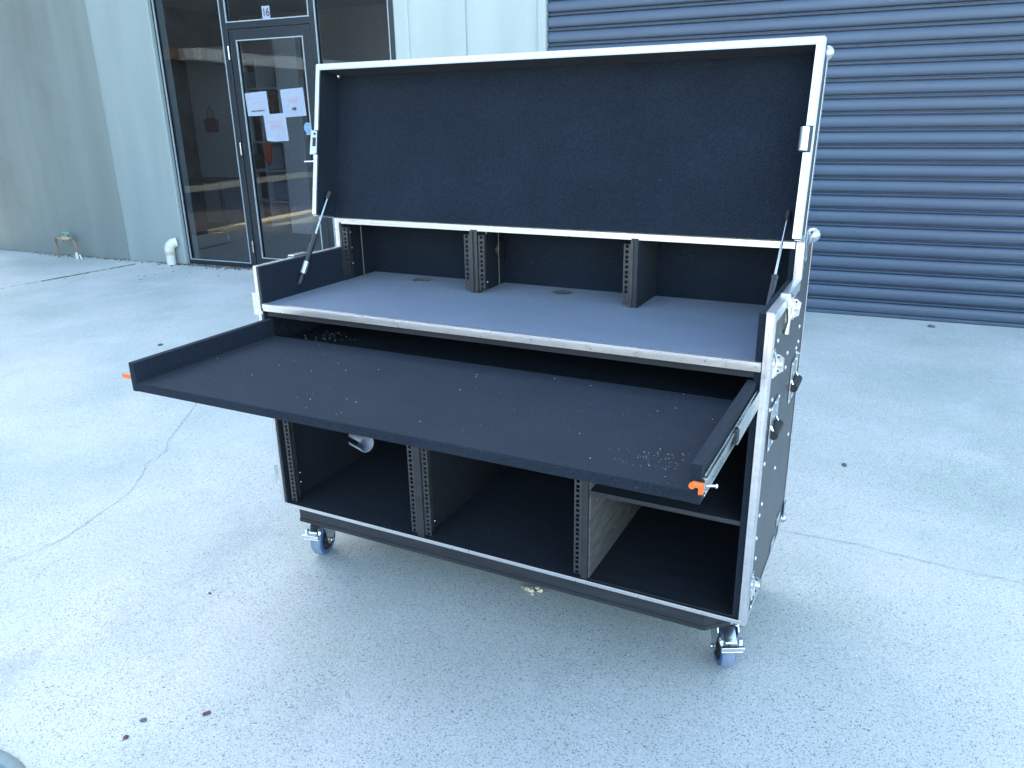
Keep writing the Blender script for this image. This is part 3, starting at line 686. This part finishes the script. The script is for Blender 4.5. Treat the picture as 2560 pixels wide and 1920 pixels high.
# lid
TH, LH, LL = .187007, .112746, .476736
lid = empty('lid', (0, D1+.001, H3+.0035), parent=case, rot=(-TH, 0, 0))
B('lid_back', 'black_laminate', lid, .002, W-.002, -.010, 0, .0, LL-.001)
B('lid_lining', 'black_carpet', lid, .010, W-.010, -.013, -.0102, -.001, LL-.010)
B('lid_side', 'black_laminate', lid, .001, .010, -LH+.001, -.0103, .001, LL-.001); B('lid_side', 'black_laminate', lid, W-.010, W-.001, -LH+.001, -.0103, .001, LL-.001)
B('lid_side_lining', 'black_carpet', lid, .0102, .013, -LH+.006, -.0132, .001, LL-.011); B('lid_side_lining', 'black_carpet', lid, W-.013, W-.0102, -LH+.006, -.0132, .001, LL-.011)
B('lid_top', 'black_laminate', lid, .0102, W-.0102, -LH+.001, -.0103, LL-.010, LL-.001)
B('lid_top_lining', 'black_carpet', lid, .0132, W-.0132, -LH+.006, -.0132, LL-.0132, LL-.0102)
def lt(x0, x1, y0, y1, z0, z1, *ribs):
    m = MB().box(x0, x1, y0, y1, z0, z1)
    for r_ in ribs: m.box(*r_)
    return m.build('edge_trim', 'aluminium', lid, .0008)
f0 = -LH
ZL = [(0, .185), (.282, LL-.0205)]
for z0, z1 in ((.0, .195), (.272, LL-.0150)):
    lt(0, .013, f0-.002, f0+.005, z0, z1, (.003, .009, f0-.0035, f0-.002, z0, z1))
for z0, z1 in ((0, .2085), (.2715, LL-.0150)):
    lt(W-.0175, W, f0-.002, f0+.005, z0, z1, (W-.012, W-.005, f0-.0035, f0-.002, z0, z1))
lt(.0, W, f0-.002, f0+.005, LL-.0145, LL, (.012, W-.012, f0-.0035, f0-.002, LL-.009, LL-.002), (.012, W-.012, f0-.0005, f0+.004, LL-.017, LL-.0145))
lt(-.0016, 0, f0-.002, f0+.024, 0, LL); lt(W, W+.0016, f0-.002, f0+.024, 0, LL, (W+.0016, W+.003, f0+.008, f0+.02, 0, LL)); lt(0, W, f0-.002, f0+.024, LL, LL+.0016)
lt(W, W+.0016, -.020, 0, 0, LL); lt(W, W+.0016, f0+.024, -.02, -.001, .012); lt(-.0016, 0, f0+.024, 0, -.001, .012)
lt(-.002, .013, f0+.004, -.004, -.004, -.0015); lt(W-.013, W+.002, f0+.004, -.004, -.004, -.0015)
MB().tube([(W-.018, f0-.003, .212), (W-.018, f0-.003, .268)], .0115, 12).build('lid_keeper', 'aluminium', lid, .002)
# ball corners on the lid
def corner(par, x, y, z, sx, sy, sz, r=.017):
    m = MB().ball((x, y, z), r, 1, 1, 1, 16, 10)
    m.obox((x+sx*.0015-sx*.008, y-sy*.014, z-sz*.030), ((0, .35*sy, 1), (0, 1, -.35*sz), (1, 0, 0)), (.030, .013, .0022))
    m.obox((x+sx*.0015-sx*.008, y-sy*.034, z-sz*.010), ((0, 1, .3*sz), (0, -.3*sy, 1), (1, 0, 0)), (.024, .012, .0022))
    return m.build('ball_corner', 'zinc', par, .001)
corner(lid, W-.002, -.012, LL-.012, 1, 1, 1); corner(lid, .002, -.012, LL-.012, -1, 1, 1)
corner(case, W+.001, D-.013, H3-.004, 1, 1, 1, .020); corner(case, -.001, D-.013, H3-.004, -1, 1, 1, .020)
corner(case, W-.001, D-.012, ZB+.02, 1, 1, -1, .016)
# closing wedge bracket where the lid meets the body on the right
MB().prism([(D1+.004, H3+.002), (D1+.02, H3+.03), (D1+.05, H3+.012), (D1+.045, H3-.05), (D1+.03, H3-.055)], 'x', W+.0032, W+.006).build('hinge_plate', 'zinc', case, .001)

# latches
def latch(par, mtx, wing=True, wingrot=0, keeper=False, sgn=1):
    e = empty('latch', (0, 0, 0), 0, par); e.matrix_local = mtx      # local: x out of the side panel, y back, z along the edge
    m = MB(); m.prism([(-.004, -.036), (.020, -.036), (.026, -.030), (.026, .030), (.020, .036), (-.004, .036)], 'x', sgn*.003, sgn*.0055)
    m.prism([(-.020, -.036), (sgn*.0, -.036), (.0, .036), (-.020, .036)], 'y', -.006, -.0035) if sgn < 0 else m.prism([(-.018, -.036), (.004, -.036), (.004, .036), (-.018, .036)], 'y', -.006, -.0035)
    m.build('dish', 'zinc', e, .0015)
    m = MB(); m.lathe((sgn*.003, .010, 0), (sgn, 0, 0), [(.0, .022), (.008, .022), (.009, .010), (.012, .006), (.012, 0)], 16)
    m.tube([(sgn*.008, -.004, -.030), (sgn*.012, -.002, -.012), (sgn*.012, .002, .012), (sgn*.008, -.004, .030)], .0035, 8)
    m.obox((sgn*.010, .004, -.018), ((1, 0, .3), (0, 1, 0), (0, 0, 1)), (.006, .008, .010)); m.build('latch_body', 'chrome', e, .001)
    if wing:
        m = MB(); x0 = .020
        x0 = .010; out_ = [(x0, -.012), (x0-.004, -.020), (x0+.006, -.024), (x0+.018, -.016), (x0+.018, .016), (x0+.006, .024), (x0-.004, .020), (x0, .012), (x0+.008, .006), (x0+.008, -.006)]
        m.prism([(p[0]*sgn, p[1]) for p in out_], 'y', .009, .0105); wg = m.build('wing', 'aluminium' if wingrot else 'zinc', e, .0006)
        wg.rotation_euler = (0, wingrot, 0)
        for zz in (-.0165, .0165):
            MB().tube([(sgn*(x0+.006), .0084, zz), (sgn*(x0+.006), .0111, zz)], .0026, 10).build('wing_hole', 'rubber_black', e).rotation_euler = (0, wingrot, 0)
    return e
I = Matrix.Identity(4)
latch(case, Matrix.Translation((W, .006, .923)))
latch(case, Matrix.Translation((W, .006, .338)))
latch(case, Matrix.Translation((W, .215, H1-.010)) @ Matrix.Rotation(R(-90), 4, 'X'), False)
e = latch(case, Matrix.Translation((W+.002, .190, 1.014)), True, R(6))
MB().tube([(W+.006, .175, H1-.02), (W+.010, .172, .985), (W+.006, .170, .955)], [.007, .004, .008], 10).build('latch_hook', 'zinc', case)
latch(case, Matrix.Translation((0, .006, .923)), True, 0, False, -1)
latch(case, Matrix.Translation((0, .006, .330)), True, 0, False, -1)
MB().box(-.012, .012, .17, .24, H1+.004, H1+.008).box(-.014, -.012, .17, .24, H1-.01, H1+.008).build('catch_plate', 'zinc', case, .001)
B('catch_plate', 'zinc', case, W+.0035, W+.006, .565, .60, .25, .30, .001)
# lid latch on the left edge and its key
e = empty('lid_latch', (0, f0, .232), 0, lid)
MB().prism([(-.014, -.038), (.014, -.034), (.014, .036), (-.012, .040)], 'y', -.006, -.003).build('plate', 'zinc', e, .001)
MB().box(-.003, .009, -.0075, -.0062, -.012, .016).build('slot', 'rubber_black', e); MB().tube([(.004, -.0075, .028), (.004, -.006, .028)], .004, 10).build('slot', 'rubber_black', e)

# recessed handles on the right panel (rounded dish, sprung grip)
def handle(y0, y1, z0, z1):
    e = empty('handle', (W, (y0+y1)/2, (z0+z1)/2), 0, case); hy = (y1-y0)/2; hz = (z1-z0)/2
    m = MB(); wf = .014
    for q in ((-hy, hy, hz-wf, hz), (-hy, hy, -hz, -hz+wf), (-hy, -hy+wf, -hz+wf, hz-wf), (hy-wf, hy, -hz+wf, hz-wf)): m.box(0, .0028, q[0], q[1], q[2], q[3])
    m.build('dish_rim', 'zinc', e, .001)
    m = MB().box(.0002, .0012, -hy+wf, hy-wf, -hz+wf, hz-wf); m.build('dish', 'zinc', e)
    MB().tube([(.010, -hy+.014, -.018), (.010, hy-.014, -.018)], .0115, 16).build('grip', 'rubber_black', e)
    m = MB()
    for s_ in (-1, 1): m.tube([(.0015, s_*(hy-.020), .004), (.009, s_*(hy-.018), -.012)], .003, 8)
    m.build('bail', 'chrome', e)
    m = MB()
    for yy in (-hy+.006, 0, hy-.006):
        for zz in (-hz+.006, hz-.006): m.ball((.0028, yy, zz), .0045, .5, 1, 1, 8, 6)
    m.build('rivets', 'aluminium', e)
handle(.085, .200, .672, .790); handle(.405, .530, .690, .812)
rv = MB().lathe((0, 0, 0), (1, 0, 0), [(.0062, 0), (.0055, .0016), (.003, .003), (0, .0034)], 10).mesh('rivet', 'aluminium')
for (y, z) in ((.294, .871), (.50, .892), (.511, .845), (.479, .834), (.098, .955), (.499, .815), (.284, .834), (.098, .806), (.51, .559), (.284, .545), (.095, .525), (.06, .444),
               (.040, .80), (.040, .66), (.040, .52), (.046, .395), (.046, .30), (.046, .275), (.046, .25), (.43, H3-.045), (.43, H3-.07), (.30, 1.0), (.34, .96)):
    link('rivet', rv, case, 0, (W+.0032 if y < .05 else W-.001, y, z))
m = MB()
for y, z in ((.49, .26), (.44, .30), (.36, .262)): m.box(W-.001, W+.0022, y, y+.06, z-.02, z+.01)
m.build('corner_plate', 'zinc', case, .001)
bpy.context.view_layer.update()
